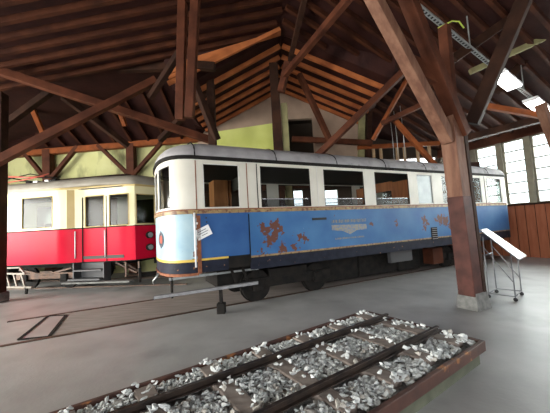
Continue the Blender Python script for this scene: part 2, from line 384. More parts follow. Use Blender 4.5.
for k in range(9):
    MB().disc((.205+lean(.55+.32*k), -.05, .55+.32*k), (1, 0, 0), .022, .02, 10).build('bolt', M['galv'], t)
MB().beam((-.10, 0, 3.4), (-.06, 0, 5.3), .14, .18).build('upper_post', M['timber'], t, bevel=.01)
timber('timber_strut', 'strut', 'lit brown strut leaning up left from the big post, outer one of its pair', (3.259, 5.150, 3.049), (1.676, 4.300, 5.373), .20, .2, 'post_timber')  # the paler post colour stands in for light on this strut
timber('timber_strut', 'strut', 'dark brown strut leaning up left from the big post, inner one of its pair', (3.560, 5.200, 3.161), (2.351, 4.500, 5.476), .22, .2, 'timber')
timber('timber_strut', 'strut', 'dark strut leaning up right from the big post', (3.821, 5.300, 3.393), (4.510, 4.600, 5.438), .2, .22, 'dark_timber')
timber('timber_beam', 'beam', 'short timber block bridging the paired struts above the big post', (2.459, 4.900, 4.457), (3.084, 4.950, 4.152), .14, .3, 'timber')
timber('timber_strut', 'strut', 'dark strut crossing behind the upper fluorescent lamp', (6.585, 8.000, 5.182), (8.117, 7.600, 6.921), .2, .2, 'dark_timber')
timber('timber_beam', 'beam', 'dark beam running up right beside the cable tray end', (4.308, 6.400, 5.302), (7.165, 6.600, 7.149), .18, .2, 'dark_timber')
timber('timber_beam', 'beam', 'orange-lit tie beam under the rafters before the shed windows', (6.033, 8.200, 4.945), (8.294, 8.000, 4.285), .13, .16, 'orange_timber')
timber('timber_beam', 'beam', 'long dark eaves beam above the shed windows', (7.154, 10.200, 4.493), (9.412, 8.600, 4.740), .25, .22, 'dark_timber')
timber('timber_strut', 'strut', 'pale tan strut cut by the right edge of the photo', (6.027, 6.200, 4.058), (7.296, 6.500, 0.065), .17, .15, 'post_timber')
timber('timber_beam', 'beam', 'green beam high above the fluorescent lamps', (5.430, 7.400, 5.511), (7.440, 7.000, 6.210), .12, .14, 'green_timber')
# centre
t = thing('timber_post', 'tall twin post behind the blue railcar beside the lime board', 'post', (.33, 9.4, 0), 0)
MB().box((-.12, 0, 3.6), (.30, .3, 7.2)).build('dark_post', M['dark_timber'], t, bevel=.015)
MB().box((.16, .05, 2.9), (.22, .26, 5.8)).build('green_lit_post', M['green_timber'], t, bevel=.015)  # right side of the post, greenish light put into its colour
timber('timber_strut', 'strut', 'slim strut rising steeply from the twin post to the ridge', (0.757, 9.000, 7.089), (1.096, 6.700, 7.540), .14, .14, 'dark_timber')
timber('timber_strut', 'strut', 'double-edged strut rising right from the twin post into the haze', (0.535, 9.100, 6.611), (2.088, 6.200, 6.940), .16, .17, 'timber')
timber('timber_strut', 'strut', 'dark cleat-backed strut close beside the double-edged strut', (0.409, 9.200, 6.119), (0.695, 9.100, 7.084), .24, .2, 'timber')
timber('timber_strut', 'strut', 'red-brown strut sloping down right across the dark loft opening', (1.091, 9.600, 6.926), (2.070, 9.900, 4.574), .2, .16, 'timber')
timber('timber_beam', 'beam', 'dark red tie beam crossing the gable wall behind the railcar roof', (0.784, 10.600, 4.938), (3.797, 10.600, 4.615), .16, .2, 'timber')
timber('timber_strut', 'strut', 'long strut rising right from the railcar roof past the loft opening', (1.523, 9.800, 4.004), (4.192, 8.600, 6.225), .22, .2, 'timber')
timber('timber_post', 'post', 'green post behind the long strut at the end of the gable wall', (3.545, 11.4, 3.78), (3.803, 11.400, 6.490), .24, .2, 'green_timber')
timber('timber_post', 'post', 'dark post just right of the green one', (3.835, 11.4, 3.78), (4.124, 11.400, 6.642), .2, .2, 'dark_timber')
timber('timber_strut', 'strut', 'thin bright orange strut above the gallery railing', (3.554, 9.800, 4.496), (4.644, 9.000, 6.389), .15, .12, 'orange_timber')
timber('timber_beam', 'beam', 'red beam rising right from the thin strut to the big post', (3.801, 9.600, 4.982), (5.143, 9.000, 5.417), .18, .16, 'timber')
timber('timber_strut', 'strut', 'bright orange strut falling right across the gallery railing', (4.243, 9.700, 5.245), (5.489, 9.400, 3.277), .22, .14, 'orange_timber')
timber('timber_beam', 'beam', 'dim red collar beam under the roof above the gallery', (4.397, 11.400, 6.711), (7.112, 11.400, 6.643), .16, .18, 'timber')
# gallery railing
t = thing('gallery_railing', 'orange-red timber gallery railing with pale balusters above the blue railcar roof', 'railing', (3.8, 11.3, 0), 0)
rl = MB().box((1.3, 0, 4.65), (3.3, .14, .17)); rl.build('top_rail', M['orange_timber'], t, bevel=.01)
for px_ in (.28, .57, 1.23, 1.52, 2.05, 2.52): MB().box((px_, 0, 4.17), (.10, .08, .8)).build('baluster', M['pale_timber'], t, bevel=.005)
for k, x in enumerate((4.58, 4.74, 5.0)):
    o = MB().tube([(x, 10.6, 3.9), (x+.01, 10.6, 4.8), (x-.02, 10.6, 5.6+.2*k)], .012).build('hanging_cord', M['galv'])
    tag(o, 'thin grey cord hanging in front of the gallery railing', 'cord', 'cords before the gallery railing')
# lime board
t = MB().add([(0,0,0), (2.55,0,0), (2.55,0,1.95), (2.42,0,2.02), (.08,0,1.80), (0,0,1.7), (0,.05,0), (2.55,.05,0), (2.55,.05,1.95), (2.42,.05,2.02), (.08,.05,1.80), (0,.05,1.7)],
             [(0,1,2,3,4,5), (11,10,9,8,7,6)] + [(i, i+6, (i+1)%6+6, (i+1)%6) for i in range(6)]).build('yellow_board', M['lime'], bevel=.01)
t.location = (-2.22, 11.15, 3.79); tag(t, 'big lime yellow board standing on the loft deck left of the twin post', 'board')
# left trusses
timber('timber_post', 'post', 'long hanging post of paired planks at upper left, left plank', (-1.966, 6.600, 7.578), (-2.239, 6.900, 4.427), .2, .2, 'timber')
timber('timber_post', 'post', 'long hanging post of paired planks at upper left, right plank', (-1.622, 6.500, 7.469), (-1.972, 6.800, 4.424), .2, .2, 'timber')
timber('timber_beam', 'beam', 'short dark bracket beam right of the hanging planks', (-2.309, 8.200, 6.621), (-1.563, 8.200, 6.516), .2, .22, 'dark_timber')
timber('timber_post', 'post', 'dark post standing under the short bracket beam left of the lime board', (-1.918, 9.200, 7.224), (-1.977, 9.300, 0.023), .24, .22, 'dark_timber')
timber('timber_strut', 'strut', 'dark strut leaning from the hanging planks to the dark post foot', (-2.429, 8.600, 6.636), (-1.787, 9.200, 4.609), .2, .2, 'dark_timber')
timber('timber_strut', 'strut', 'dark strut rising right toward the hanging planks', (-3.531, 8.200, 5.670), (-2.376, 7.600, 6.706), .16, .16, 'dark_timber')
timber('timber_beam', 'beam', 'long dark sloping beam with a pale upper edge above the red railcar', (-7.535, 7.600, 6.421), (-1.902, 9.600, 4.669), .24, .22, 'timber')
timber('timber_beam', 'beam', 'long red-brown sloping beam rising right in front of the timber frame', (-6.953, 7.000, 3.628), (-3.339, 8.200, 6.214), .22, .2, 'timber')
timber('timber_beam', 'beam', 'dark level beam in the roof space above the red railcar', (-8.954, 8.900, 7.177), (-2.507, 8.900, 7.012), .2, .26, 'dark_timber')
timber('timber_strut', 'strut', 'dark strut crossing the long sloping beams near the left edge', (-9.024, 9.200, 5.353), (-6.292, 9.200, 7.264), .2, .2, 'dark_timber')
timber('timber_strut', 'strut', 'dark strut falling right to the rear post beside the plaster wall', (-7.470, 9.500, 6.856), (-5.854, 11.400, 5.271), .22, .2, 'dark_timber')
timber('timber_strut', 'strut', 'tan lit short strut in the roof space above the middle of the frame', (-5.785, 10.000, 7.238), (-5.753, 11.000, 5.956), .16, .14, 'orange_timber')
timber('timber_strut', 'strut', 'tan lit short strut leaning above the left end of the frame', (-8.587, 10.000, 6.422), (-8.883, 11.000, 5.566), .16, .14, 'orange_timber')
timber('timber_strut', 'strut', 'dark strut falling left from the dark post to the frame beam', (-2.179, 9.600, 6.461), (-4.542, 11.400, 5.447), .2, .2, 'dark_timber')
# rear frame
FY = 11.9
timber('timber_beam', 'beam', 'red-orange plate beam of the timber frame before the yellowish wall', (-12.690, 12.500, 5.470), (-2.199, 12.500, 5.795),   .27, .24, 'orange_timber')
timber('timber_post', 'post', 'dark post of the frame above the left part of the red railcar', (-10.004, 12.500, 5.638), (-9.839, 12.500, -0.276), .34, .3, 'timber')
timber('timber_post', 'post', 'dark post of the frame above the front end of the red railcar', (-6.283, 12.500, 5.704), (-6.243, 12.500, -0.300), .34, .3, 'timber')
timber('timber_brace', 'brace', 'diagonal brace left of the frame post above the middle of the red railcar', (-11.125, 12.450, 5.687), (-10.050, 12.450, 4.320), .18, .16, 'timber')
timber('timber_brace', 'brace', 'diagonal brace right of the frame post above the middle of the red railcar', (-8.624, 12.450, 5.729), (-9.828, 12.450, 4.308), .18, .16, 'timber')
timber('timber_brace', 'brace', 'diagonal brace left of the frame post above the red railcar cab', (-7.731, 12.450, 5.724), (-6.416, 12.450, 4.342), .18, .16, 'timber')
timber('timber_brace', 'brace', 'diagonal brace between the frame post and the blue railcar roof', (-4.782, 12.450, 5.787), (-6.150, 12.450, 4.327), .18, .16, 'timber')
# near left post
t = thing('timber_post', 'dark post on a pale footing at the left edge of the photo', 'post', (-7.75, 8.0, 0), R(10))
MB().box((-.12, 0, 3.1), (.42, .3, 5.7)).build('post_body', M['dark_timber'], t, bevel=.015)
MB().box((-.12, 0, .13), (.52, .42, .26)).build('concrete_footing', M['footing'], t, bevel=.04)

# ------------------------------------------------------------------ cable tray and lamps
a, b = Vector((2.808, 5.221, 5.90)), Vector((9.17, 8.94, 4.60))
d = (b-a).normalized()
tr = thing('cable_tray', 'perforated grey cable tray running past the big post to the fluorescent lamps', 'cable tray', (0, 0, 0))
side = d.cross(Vector((0, 0, 1)))
ty = MB().beam(a, b, .09, .008); 
for sgn in (-1, 1): ty.beam(a+side*sgn*.045+Vector((0, 0, .015)), b+side*sgn*.045+Vector((0, 0, .015)), .006, .04)
ty.build('tray', M['galv'], tr)
ho = MB()
for k in range(95): ho.beam(a+d*(.1*k+.02)-Vector((0, 0, .006)), a+d*(.1*k+.07)-Vector((0, 0, .006)), .05, .003)
ho.build('perforation', M['black'], tr)
for k, tt in enumerate((.30, .68)):
    ln = MB()
    p = a + d*((b-a).length*tt)
    ln.beam(p+Vector((0, 0, .02)), p+Vector((0, 0, .8)), .02, .02)
    ln.build('hanger', M['galv'], tr)
def lamp(p, q, label, group=None):
    p, q = Vector(p), Vector(q)
    L_ = thing('fluorescent_lamp', label, 'lamp', p)
    dd = q-p
    MB().beam((0, 0, 0), dd, .36, .05).build('housing', M['white_metal'], L_, bevel=.008)
    n = dd.normalized(); sd = n.cross(Vector((0, 0, 1)))
    MB().beam(n*.03-Vector((0, 0, .045)), dd-n*.03-Vector((0, 0, .045)), .32, .04).build('diffuser', M['tube_light'], L_)
    for e in (n*.02, dd-n*.02): MB().beam(e-n*.02-Vector((0, 0, .045)), e+n*.02-Vector((0, 0, .045)), .34, .05).build('end_cap', M['white_metal'], L_)
    return L_
tray_at = lambda x_px: None
p1, q1 = Vector((5.775, 6.955, 5.235)), Vector((6.62, 7.448, 5.06)); p2, q2 = Vector((7.426, 7.919, 4.90)), Vector((8.6, 8.6, 4.66))
lamp(p1, q1, 'glowing fluorescent lamp on the tray, nearer the big post')
lamp(p2, q2, 'glowing fluorescent lamp on the tray, nearer the right edge')
c1 = [Vector((2.725, 4.222, 4.600))]
cb = MB().tube([(3.465, 5.464, 5.450), (3.610, 5.429, 5.500), (3.730, 5.421, 5.550), (3.886, 5.447, 5.550), (3.963, 5.435, 5.400)], .014).build('cable', M['cable'])
tag(cb, 'yellow-green cable looping over the top of the big post', 'cable')
cd = MB().beam(wl(2.2, 4.86, -.35), wl(-3.4, 4.88, -.35), .05, .05).build('conduit', M['white_metal']); tag(cd, 'long white conduit above the shed windows', 'conduit')

# ------------------------------------------------------------------ railcar shells
def plan(L, W, r0, bow, n=14, ends=(1, 1)):
    """closed outline: near side y=0 from x=0 to L, rounded ends bowing out by bow"""
    pts = []
    for k in range(n*2+1):                                         # front end, from far side round to near side
        t = k/(2*n); y = W*(1-t); c = abs(2*y/W-1)
        e = (1-c**2.8)**(1/2.0) if c < 1 else 0
        pts.append(Vector((-bow*e*ends[0], y, 0)))
    seg = 46
    near = [Vector((L*k/seg, 0, 0)) for k in range(1, seg)]
    far = [Vector((L*k/seg, W, 0)) for k in range(seg-1, 0, -1)]
    back = []
    for k in range(n*2+1):
        t = k/(2*n); y = W*t; c = abs(2*y/W-1); e = (1-c**2.8)**(1/2.0) if c < 1 else 0
        back.append(Vector((L+bow*e*ends[1], y, 0)))
    return pts + near + back + far
class Path:
    def __init__(self, pts):
        self.p = pts; n = len(pts); self.n = n; self.u = [0]
        for i in range(n): self.u.append(self.u[-1] + (pts[(i+1) % n]-pts[i]).length)
        self.T = self.u[-1]
    def at(self, u):
        u %= self.T; import bisect
        i = min(bisect.bisect_right(self.u, u)-1, self.n-1); a, b = self.p[i], self.p[(i+1) % self.n]
        f = (u-self.u[i])/max(1e-9, self.u[i+1]-self.u[i]); return a.lerp(b, f)
    def nrm(self, u):
        d = (self.at(u+.03)-self.at(u-.03)).normalized(); return Vector((d.y, -d.x, 0))   # outward
    def near(self, x):                                             # arc length of near-side point x
        for i in range(self.n):
            a, b = self.p[i], self.p[(i+1) % self.n]
            if abs(a.y) < 1e-6 and abs(b.y) < 1e-6 and a.x <= x <= b.x: return self.u[i] + x - a.x
        return 0
    def far(self, x, W):
        for i in range(self.n):
            a, b = self.p[i], self.p[(i+1) % self.n]
            if abs(a.y-W) < 1e-6 and abs(b.y-W) < 1e-6 and b.x <= x <= a.x: return self.u[i] + a.x - x
        return 0
def band(P, z0, z1, off, holes=(), u0=None, u1=None, step=.12, thick=.03, zs=()):
    """a strip of the outline between two heights with rectangular holes (u0, u1, z0, z1)"""
    a = 0 if u0 is None else u0; b = P.T if u1 is None else u1
    br = {a, b}; n = int((b-a)/step)+1
    for k in range(n+1): br.add(a+(b-a)*k/n)
    hs = set()
    for h in holes:
        for q in h[:2]:
            if a < q < b: br.add(q); hs.add(q)
    us_ = []
    for q in sorted(br):
        if us_ and q-us_[-1] < .02:
            if q in hs: us_[-1] = q
            continue
        us_.append(q)
    zz = sorted({z0, z1, *zs, *[z for h in holes for z in h[2:4] if z0 < z < z1]})
    mb = MB(); closed = u0 is None; g = {}
    for i, q in enumerate(us_):
        for j, z in enumerate(zz):
            p = P.at(q) + P.nrm(q)*off; p.z = z; g[i, j] = len(mb.v); mb.v.append(tuple(p))
    for i in range(len(us_)-1):
        for j in range(len(zz)-1):
            mu, mz = (us_[i]+us_[i+1])/2, (zz[j]+zz[j+1])/2
            if any(h[0] < mu < h[1] and h[2] < mz < h[3] for h in holes): continue
            mb.f.append([g[i, j], g[i+1, j], g[i+1, j+1], g[i, j+1]]); mb.s.append(True)
    return mb, thick
def mkband(name, m, parent, *a, **k):
    mb, th = band(*a, **k); o = mb.build(name, m, parent, fix=False)
    s = o.modifiers.new('solid', 'SOLIDIFY'); s.thickness = th; s.offset = -1
    e = o.modifiers.new('edges', 'EDGE_SPLIT'); e.split_angle = R(35)
    return o
def mkroof(name, m, parent, P, L, W, z0, h, over, prof, spine_r):
    mb = MB(); n = 150; us_ = [P.T*k/n for k in range(n)]; rows = []
    for (t, z) in prof:
        row = []
        for q in us_:
            p = P.at(q) + P.nrm(q)*over; sp = Vector((min(max(p.x, spine_r), L-spine_r), W/2, 0)); p = p.lerp(sp, t); p.z = z0+h*z
            row.append(len(mb.v)); mb.v.append(tuple(p))
        rows.append(row)
    for a, b in zip(rows, rows[1:]):
        for i in range(n): mb.f.append([a[i], a[(i+1) % n], b[(i+1) % n], b[i]]); mb.s.append(True)
    o = mb.build(name, m, parent, fix=False); s = o.modifiers.new('solid', 'SOLIDIFY'); s.thickness = .03; s.offset = -1
    return o
def winframe(P, u0, u1, z0, z1, off, w=.03, d=.03):
    mb = MB()
    for q in (u0, u1):
        p = P.at(q)+P.nrm(q)*off; mb.tube([(p.x, p.y, z0), (p.x, p.y, z1)], w/2, 6)
    k = max(2, int((u1-u0)/.1))
    for z in (z0, z1): mb.tube([tuple(P.at(u0+(u1-u0)*i/k)+P.nrm(u0+(u1-u0)*i/k)*off+Vector((0, 0, z))) for i in range(k+1)], w/2, 6)
    return mb
def pane(P, u0, u1, z0, z1, off):
    mb = MB(); k = max(1, int((u1-u0)/.1)); vs = []
    for i in range(k+1):
        q = u0+(u1-u0)*i/k; p = P.at(q)+P.nrm(q)*off; vs += [(p.x, p.y, z0), (p.x, p.y, z1)]
    return mb.add(vs, [(2*i, 2*i+2, 2*i+3, 2*i+1) for i in range(k)], True)

# ------------------------------------------------------------------ blue railcar
L, W = 11.5, 2.4
car = thing('blue_railcar', 'weathered blue and white railcar with rust patches and open side windows', 'railcar', P0, A)
P = Path(plan(L, W, .4, .5)); Uc = P.near(.12); Te = P.near(L-.1)
wins = [(.27, 1.02), (1.5, 2.78), (3.18, 4.47), (4.87, 6.2), (6.58, 7.27), (7.74, 8.44), (8.80, 9.93), (10.28, 11.23)]
z0w, z1w = 2.09, 2.98
near = [(P.near(a), P.near(b), z0w, z1w) for a, b in wins]; far = [(P.far(b, W), P.far(a, W), z0w, z1w) for a, b in wins]
U_front0 = P.T - 0                                                  # the outline starts at the far front corner
ftot = P.near(.01) - .01
fr = [(ftot*.10, ftot*.34, z0w+.02, z1w-.02), (ftot*.37, ftot*.63, z0w+.02, z1w-.02), (ftot*.66, ftot*.86, z0w+.02, z1w-.02)]
ub0 = P.near(L-.01); bk = [(ub0+.45, ub0+1.0, z0w, z1w-.02), (ub0+1.1, ub0+1.9, z0w, z1w-.02), (ub0+2.0, ub0+2.5, z0w, z1w-.02)]
holes = near + far + fr + bk
mkband('white_window_wall', M['white_paint'], car, P, 2.0, 3.06, 0, holes)
uj, ud = P.near(.13), P.near(1.19)
mkband('front_panel', M['pale_blue'], car, P, 1.12, 2.0, 0, u0=0, u1=uj)
mkband('entrance_panel', M['door_blue'], car, P, 1.12, 2.0, -.006, u0=uj, u1=ud)
mkband('side_panel', M['blue'], car, P, 1.07, 2.0, 0, u0=ud, u1=P.T)
mkband('front_skirt', M['navy'], car, P, .84, 1.08, 0, u0=0, u1=uj)
mkband('entrance_skirt', M['navy'], car, P, .86, 1.12, -.006, u0=uj, u1=P.near(.72))
mkband('entrance_skirt', M['dark_steel'], car, P, .88, 1.14, -.02, u0=P.near(.72), u1=ud)
mkband('side_skirt', M['navy'], car, P, .80, 1.07, .0, u0=ud, u1=P.T)
mkband('belt_rail', M['gold_rust'], car, P, 1.985, 2.06, .025, thick=.04)
mkband('belt_cap', M['rust'], car, P, 2.055, 2.075, .035, thick=.05)
mkband('yellow_stripe', M['yellow_line'], car, P, 1.075, 1.125, .004, u0=0, u1=uj, thick=.006)
mkband('yellow_stripe', M['yellow_line'], car, P, 1.085, 1.125, .004, u0=uj+.02, u1=P.near(.72), thick=.006)
mkband('yellow_stripe', M['gold_rust'], car, P, 1.045, 1.085, .006, u0=ud, u1=P.T, thick=.008)
mkband('rusty_sill', M['rust'], car, P, .82, .87, .02, u0=ftot*.3, u1=uj, thick=.04)
mkband('gutter', M['dark_steel'], car, P, 3.05, 3.12, .035, thick=.05)
prof = [(0, 0), (.01, .15), (.035, .32), (.08, .48), (.16, .62), (.3, .78), (.5, .9), (.75, .97), (1, 1)]
mkroof('roof', M['roof_grey'], car, P, L, W, 3.11, .46, .03, prof, 1.0)
for x in (.12, 1.9, 3.6, 5.3, 7.0, 8.7, 10.4):
    pts = [(x, y, z) for y, z in ((-.03, 3.12), (-.02, 3.185), (.01, 3.26), (.065, 3.335), (.165, 3.40), (.34, 3.475), (.6, 3.53), (1.2, 3.575))]
    MB().tube(pts, .012, 6).build('roof_seam', M['dark_steel'], car)
MB().box((L/2, W/2, 1.02), (L-.1, W-.12, .1)).build('floor_pan', M['interior'], car)
mkband('inner_ceiling', M['interior'], car, P, 3.0, 3.06, -.06, thick=.03)
MB().box((L/2, W/2, 3.06), (L+.2, W-.12, .02)).build('headlining', M['interior'], car)
# vertical joints and rust seams
for x, m_ in ((.13, 'rust'), (1.19, 'rust'), (1.42, 'dark_steel'), (2.98, 'white_trim'), (10.15, 'dark_steel')):
    MB().box((x, -.004, 2.55), (.016, .012, .95)).build('panel_joint', M[m_], car)
MB().box((1.19, -.004, 1.45), (.018, .012, 1.0)).build('panel_joint', M['dark_steel'], car)
MB().box((.15, -.012, 1.4), (.07, .02, 1.1)).build('rusty_corner_strip', M['rust'], car)
# windows
def railwin(h, name='window', gl='car_glass', drop=False):
    o = winframe(P, h[0]+.01, h[1]-.01, h[2]+.01, h[3]-.01, -.012, .022).build(name+'_frame', M['dark_steel' if drop else 'white_trim'], car)
    if drop:
        o2 = MB(); k = 8; zt = 2.27
        o2.tube([tuple(P.at(h[0]+(h[1]-h[0])*i/k)+P.nrm(h[0])*-.03+Vector((0, 0, zt))) for i in range(k+1)], .014, 8).build('sash_rail', M['chrome'], o)
        pane(P, h[0], h[1], h[2], zt, -.03).build('lowered_pane', M['sash_glass'], o, fix=False)
    else: pane(P, h[0], h[1], h[2], h[3], -.025).build('pane', M[gl], o, fix=False)
for i, h in enumerate(near): railwin(h, drop=i in (1, 2, 3), gl='dusty_glass' if i == 4 else 'car_glass')
for i, h in enumerate(far): railwin(h, drop=i in (1, 2, 3), gl='glass')
for h in fr + bk: railwin(h)
# partitions and seats
for x, m_ in ((1.33, 'interior'), (6.4, 'curtain'), (10.1, 'curtain')):
    p = MB(); p.box((x, .42, 1.9), (.05, .72, 1.9)); p.box((x, W-.42, 1.9), (.05, .72, 1.9)); p.box((x, W/2, 2.75), (.05, .9, .3)); p.build('partition', M[m_], car)
MB().box((.98, 1.45, 1.95), (.36, .45, 1.85)).build('cab_cupboard', M['warm_wood'], car, bevel=.01)
MB().box((1.27, 1.62, 1.95), (.05, .5, 1.9)).build('cab_door', M['warm_wood'], car, bevel=.01)
for x in (1.9, 2.9, 3.75, 4.7, 5.6, 7.3, 8.3, 9.4):
    for yy in (.5, W-.5):
        s = MB(); s.box((x, yy, 1.45), (.42, .8, .12)); s.box((x+.2, yy, 1.78), (.1, .8, .62))
        s_ = s.build('seat', M['seat'], car, bevel=.03)
        MB().tube([(x+.05, yy-.36, 2.02), (x+.12, yy-.36, 2.14), (x+.28, yy-.36, 2.14), (x+.28, yy-.36, 1.95)], .012, 6).build('grab_handle', M['chrome'], s_)
# marks on the side
MB().box((2.97, -.012, 1.785), (.40, .02, .055)).build('vent_slot', M['black'], car)
g = MB().box((7.14, -.012, 1.19), (.28, .02, .38)); gr_ = g.build('side_grille', M['dark_steel'], car, bevel=.008)
for k in range(6): MB().box((7.14, -.026, 1.04+.06*k), (.24, .012, .018)).build('louvre', M['steel'], gr_)
lg = MB()
for k in range(24): lg.box((3.34+k*.047, -.006, 1.70+.004*(k % 3)), (.028 if k % 4 else .014, .004, .075))
lg.prism([(3.32, -.004, 1.62), (4.44, -.004, 1.60), (4.44, -.004, 1.47), (4.1, -.004, 1.46), (3.88, -.004, 1.37), (3.66, -.004, 1.46), (3.32, -.004, 1.50)], (0, -.004, 0))
for k in range(20): lg.box((3.42+k*.047, -.006, 1.285), (.03, .004, .04))
lg.build('faded_gold_lettering', M['faded_gold'], car)
for x, z in ((.30, 1.9), (.31, 1.82)): MB().disc((x, -.01, z), (0, 1, 0), .015, .02, 10).build('screw_hole', M['black'], car)
# handrail, emblem, coupling, lamp marks
q = P.near(.07); e = P.at(q)+P.nrm(q)*.06
MB().tube([(e.x, e.y, .98), (e.x, e.y, 2.0)], .018, 8).build('white_handrail', M['white_metal'], car)
q = ftot*.71; e = P.at(q)+P.nrm(q)*.006; nn = P.nrm(q); e.z = 1.52
em = MB().disc(e, nn, .15, .012, 28, hole=.115).build('emblem', M['ink'], car)
MB().disc(e, nn, .085, .012, 24).build('emblem_centre', M['red_tube'], em)
tt = Vector((nn.y, -nn.x, 0))
MB().box(e, (.02, .02, .34)).build('emblem_bar', M['ink'], em)
bf = MB()
bf.tube([(-.45, W/2, .8), (-.85, W/2, .8)], .05); bf.disc((-.85, W/2, .8), (1, 0, 0), .15, .05); bf.build('buffer', M['dark_steel'], car)
hk = MB().tube([(-.5, .75, .85), (-.62, .8, .7), (-.6, .95, .62), (-.55, 1.1, .72), (-.5, 1.15, .85)], .02, 6); hk.build('hose', M['galv'], car)
for y in (.5, .8, 1.1): MB().box((-.35+.1*y, y, .62), (.035, .06, .5)).build('hanging_bracket', M['dark_steel'], car)
# underframe and running gear
uf = MB(); uf.box((L/2+.2, W/2, .86), (L-.8, 1.5, .2)); uf.box((5.7, 1.3, .45), (5.0, 1.2, .68)); uf.box((1.0, 1.2, .6), (.7, 1.1, .4)); uf.build('underframe', M['dark_steel'], car)  # the long low centre box is added to block light under the car
MB().box((6.0, .34, .62), (.9, .12, .34)).build('battery_box', M['dark_grey'], car, bevel=.01)
for x, w_, z_ in ((3.95, 1.35, .52), (5.35, 1.3, .50), (6.75, 1.0, .46)): MB().box((x, .95, z_), (w_, .6, .72)).build('equipment_box', M['dark_steel'], car, bevel=.02)
MB().box((7.75, .6, .45), (.5, .5, .5)).build('wooden_box', M['timber'], car, bevel=.01)
def bogie(x):
    b = MB()
    for y in (.46, W-.46): b.box((x, y, .42), (2.4, .1, .22)); b.box((x, y, .6), (1.0, .12, .2))
    b.box((x, W/2, .5), (.5, 1.5, .24)); b = b.build('bogie_frame', M['dark_steel'], car, bevel=.01)
    for dx in (-.8, .8):
        MB().tube([(x+dx, .5, .36), (x+dx, W-.5, .36)], .05).build('axle', M['rust_steel'], b)
        for y in (.54, W-.54):
            MB().disc((x+dx, y, .36), (0, 1, 0), .34, .09, 28).disc((x+dx, y+(.06 if y < 1.2 else -.06), .36), (0, 1, 0), .37, .03, 28).build('wheel', M['dark_steel'], b)
        for y in (.42, W-.42): MB().box((x+dx, y, .38), (.24, .14, .24)).build('axle_box', M['dark_steel'], b, bevel=.02)
bogie(2.3); bogie(9.2)
for x in (.85, 1.1): MB().beam((x, .3, .85), (x+.12, .3, .5), .05, .05).build('step_bracket', M['dark_steel'], car)
MB().box((.95, .25, .48), (.5, .25, .04)).build('entrance_step', M['dark_steel'], car)
MB().box((.6, .5, .74), (1.9, .06, .05)).build('brake_rod', M['galv'], car)

# notice taped to the car
nt_ = thing('paper_notice', 'white printed paper notice taped askew near the front corner of the blue railcar', 'notice', loc(.235, -.02, 1.62), A)
rt = Matrix.Rotation(R(-24), 3, 'Y')
MB().box((0, 0, 0), (.30, .004, .20), rt).build('sheet', M['paper'], nt_)
for k, w_ in enumerate((.17, .20, .12)):
    c = rt @ Vector((-.01+.01*k, -.004, .045-.045*k))
    MB().box(c, (w_, .002, .012), rt).build('text_line', M['ink'], nt_)
o = MB().box(loc(.11, -.03, 1.80), (.05, .004, .04), rot).build('paper_scrap', M['paper']); tag(o, 'tiny white paper scrap above the corner of the notice', 'paper')

# beam lying at the front of the car on two props
t = thing('steel_bar', 'long pale steel bar resting on a trestle block in front of the blue railcar', 'bar', (0, 0, 0))
pA, pB = Vector((-2.12, 4.98, .52)), Vector((-.36, 5.85, .56))
pA, pB = Vector((-2.384, 5.500, 0.445)), Vector((-0.438, 6.000, 0.524))
MB().beam(pA, pB, .09, .06).build('bar', M['steel'], t, bevel=.006)
MB().beam(pA - (pB-pA)*.003, pA + (pB-pA)*.10, .08, .055).build('bar_end', M['dark_steel'], t)
pr_ = thing('support_stand', 'small dark block stand under the middle of the pale steel bar', 'stand', (0, 0, 0))
c = pA.lerp(pB, .62)
MB().box((c.x, c.y, (c.z-.03)/2), (.06, .06, c.z-.03)).build('stem', M['dark_steel'], pr_)
MB().box((c.x, c.y, .1), (.16, .16, .2)).build('base', M['dark_steel'], pr_, bevel=.01)

# ------------------------------------------------------------------ red railcar
R0 = Vector((-8.92, 9.4, 0)); AR = R(-8)
red = thing('red_railcar', 'red and cream railcar with folded current collector standing left of the blue one', 'railcar', R0, AR)
Lr, Wr = 4.4+9, 2.3
def rplan():
    x0 = -5
    near_ = [Vector((x0+.3*k, 0, 0)) for k in range(int((2.25-x0)/.3)+1)] + [Vector((2.25, 0, 0)), Vector((2.30, .03, 0)), Vector((2.62, .22, 0)), Vector((2.66, .22, 0))]
    near_ += [Vector((2.66+.25*k, .22, 0)) for k in range(1, 7)] + [Vector((4.36, .22, 0)), Vector((4.42, .26, 0))]
    near_ += [Vector((4.62, .62, 0)), Vector((4.80, .98, 0)), Vector((4.84, 1.15, 0)), Vector((4.84, 1.5, 0)), Vector((4.80, 1.72, 0)), Vector((4.62, 2.1, 0)), Vector((4.42, 2.46, 0)), Vector((4.3, 2.52, 0))]
    far_ = [Vector((4.3-.3*k, 2.52, 0)) for k in range(1, 45) if 4.3-.3*k > x0+.1] + [Vector((x0, 2.52, 0)), Vector((x0, 1.2, 0))]
    return near_ + far_
RP = Path(rplan()); 
def ru(x, y=None):
    best = None; q = 0
    while q < RP.T:
        p = RP.at(q)
        if p.y < 2.0 or x > 4.5:
            dd = abs(p.x-x) + (abs(p.y-y) if y is not None else (0 if p.y < .3 else 9))
            if best is None or dd < best[0]: best = (dd, q)
        q += .01
    return best[1]
rz0, rz1 = 2.03, 3.04
rw_ = [(ru(.62), ru(1.76), rz0, rz1), (ru(-1.6), ru(-.5), rz0, rz1), (ru(-3.8), ru(-2.7), rz0, rz1), (ru(2.74), ru(3.42), rz0-.05, rz1-.06), (ru(3.6), ru(4.28), rz0-.05, rz1-.06),
       (ru(4.47, .33), ru(4.76, .9), rz0-.03, rz1-.08), (ru(4.84, 1.05), ru(4.84, 1.62), rz0-.03, rz1-.08), (ru(4.76, 1.8), ru(4.47, 2.38), rz0-.03, rz1-.08)]
frw = []
q = RP.T
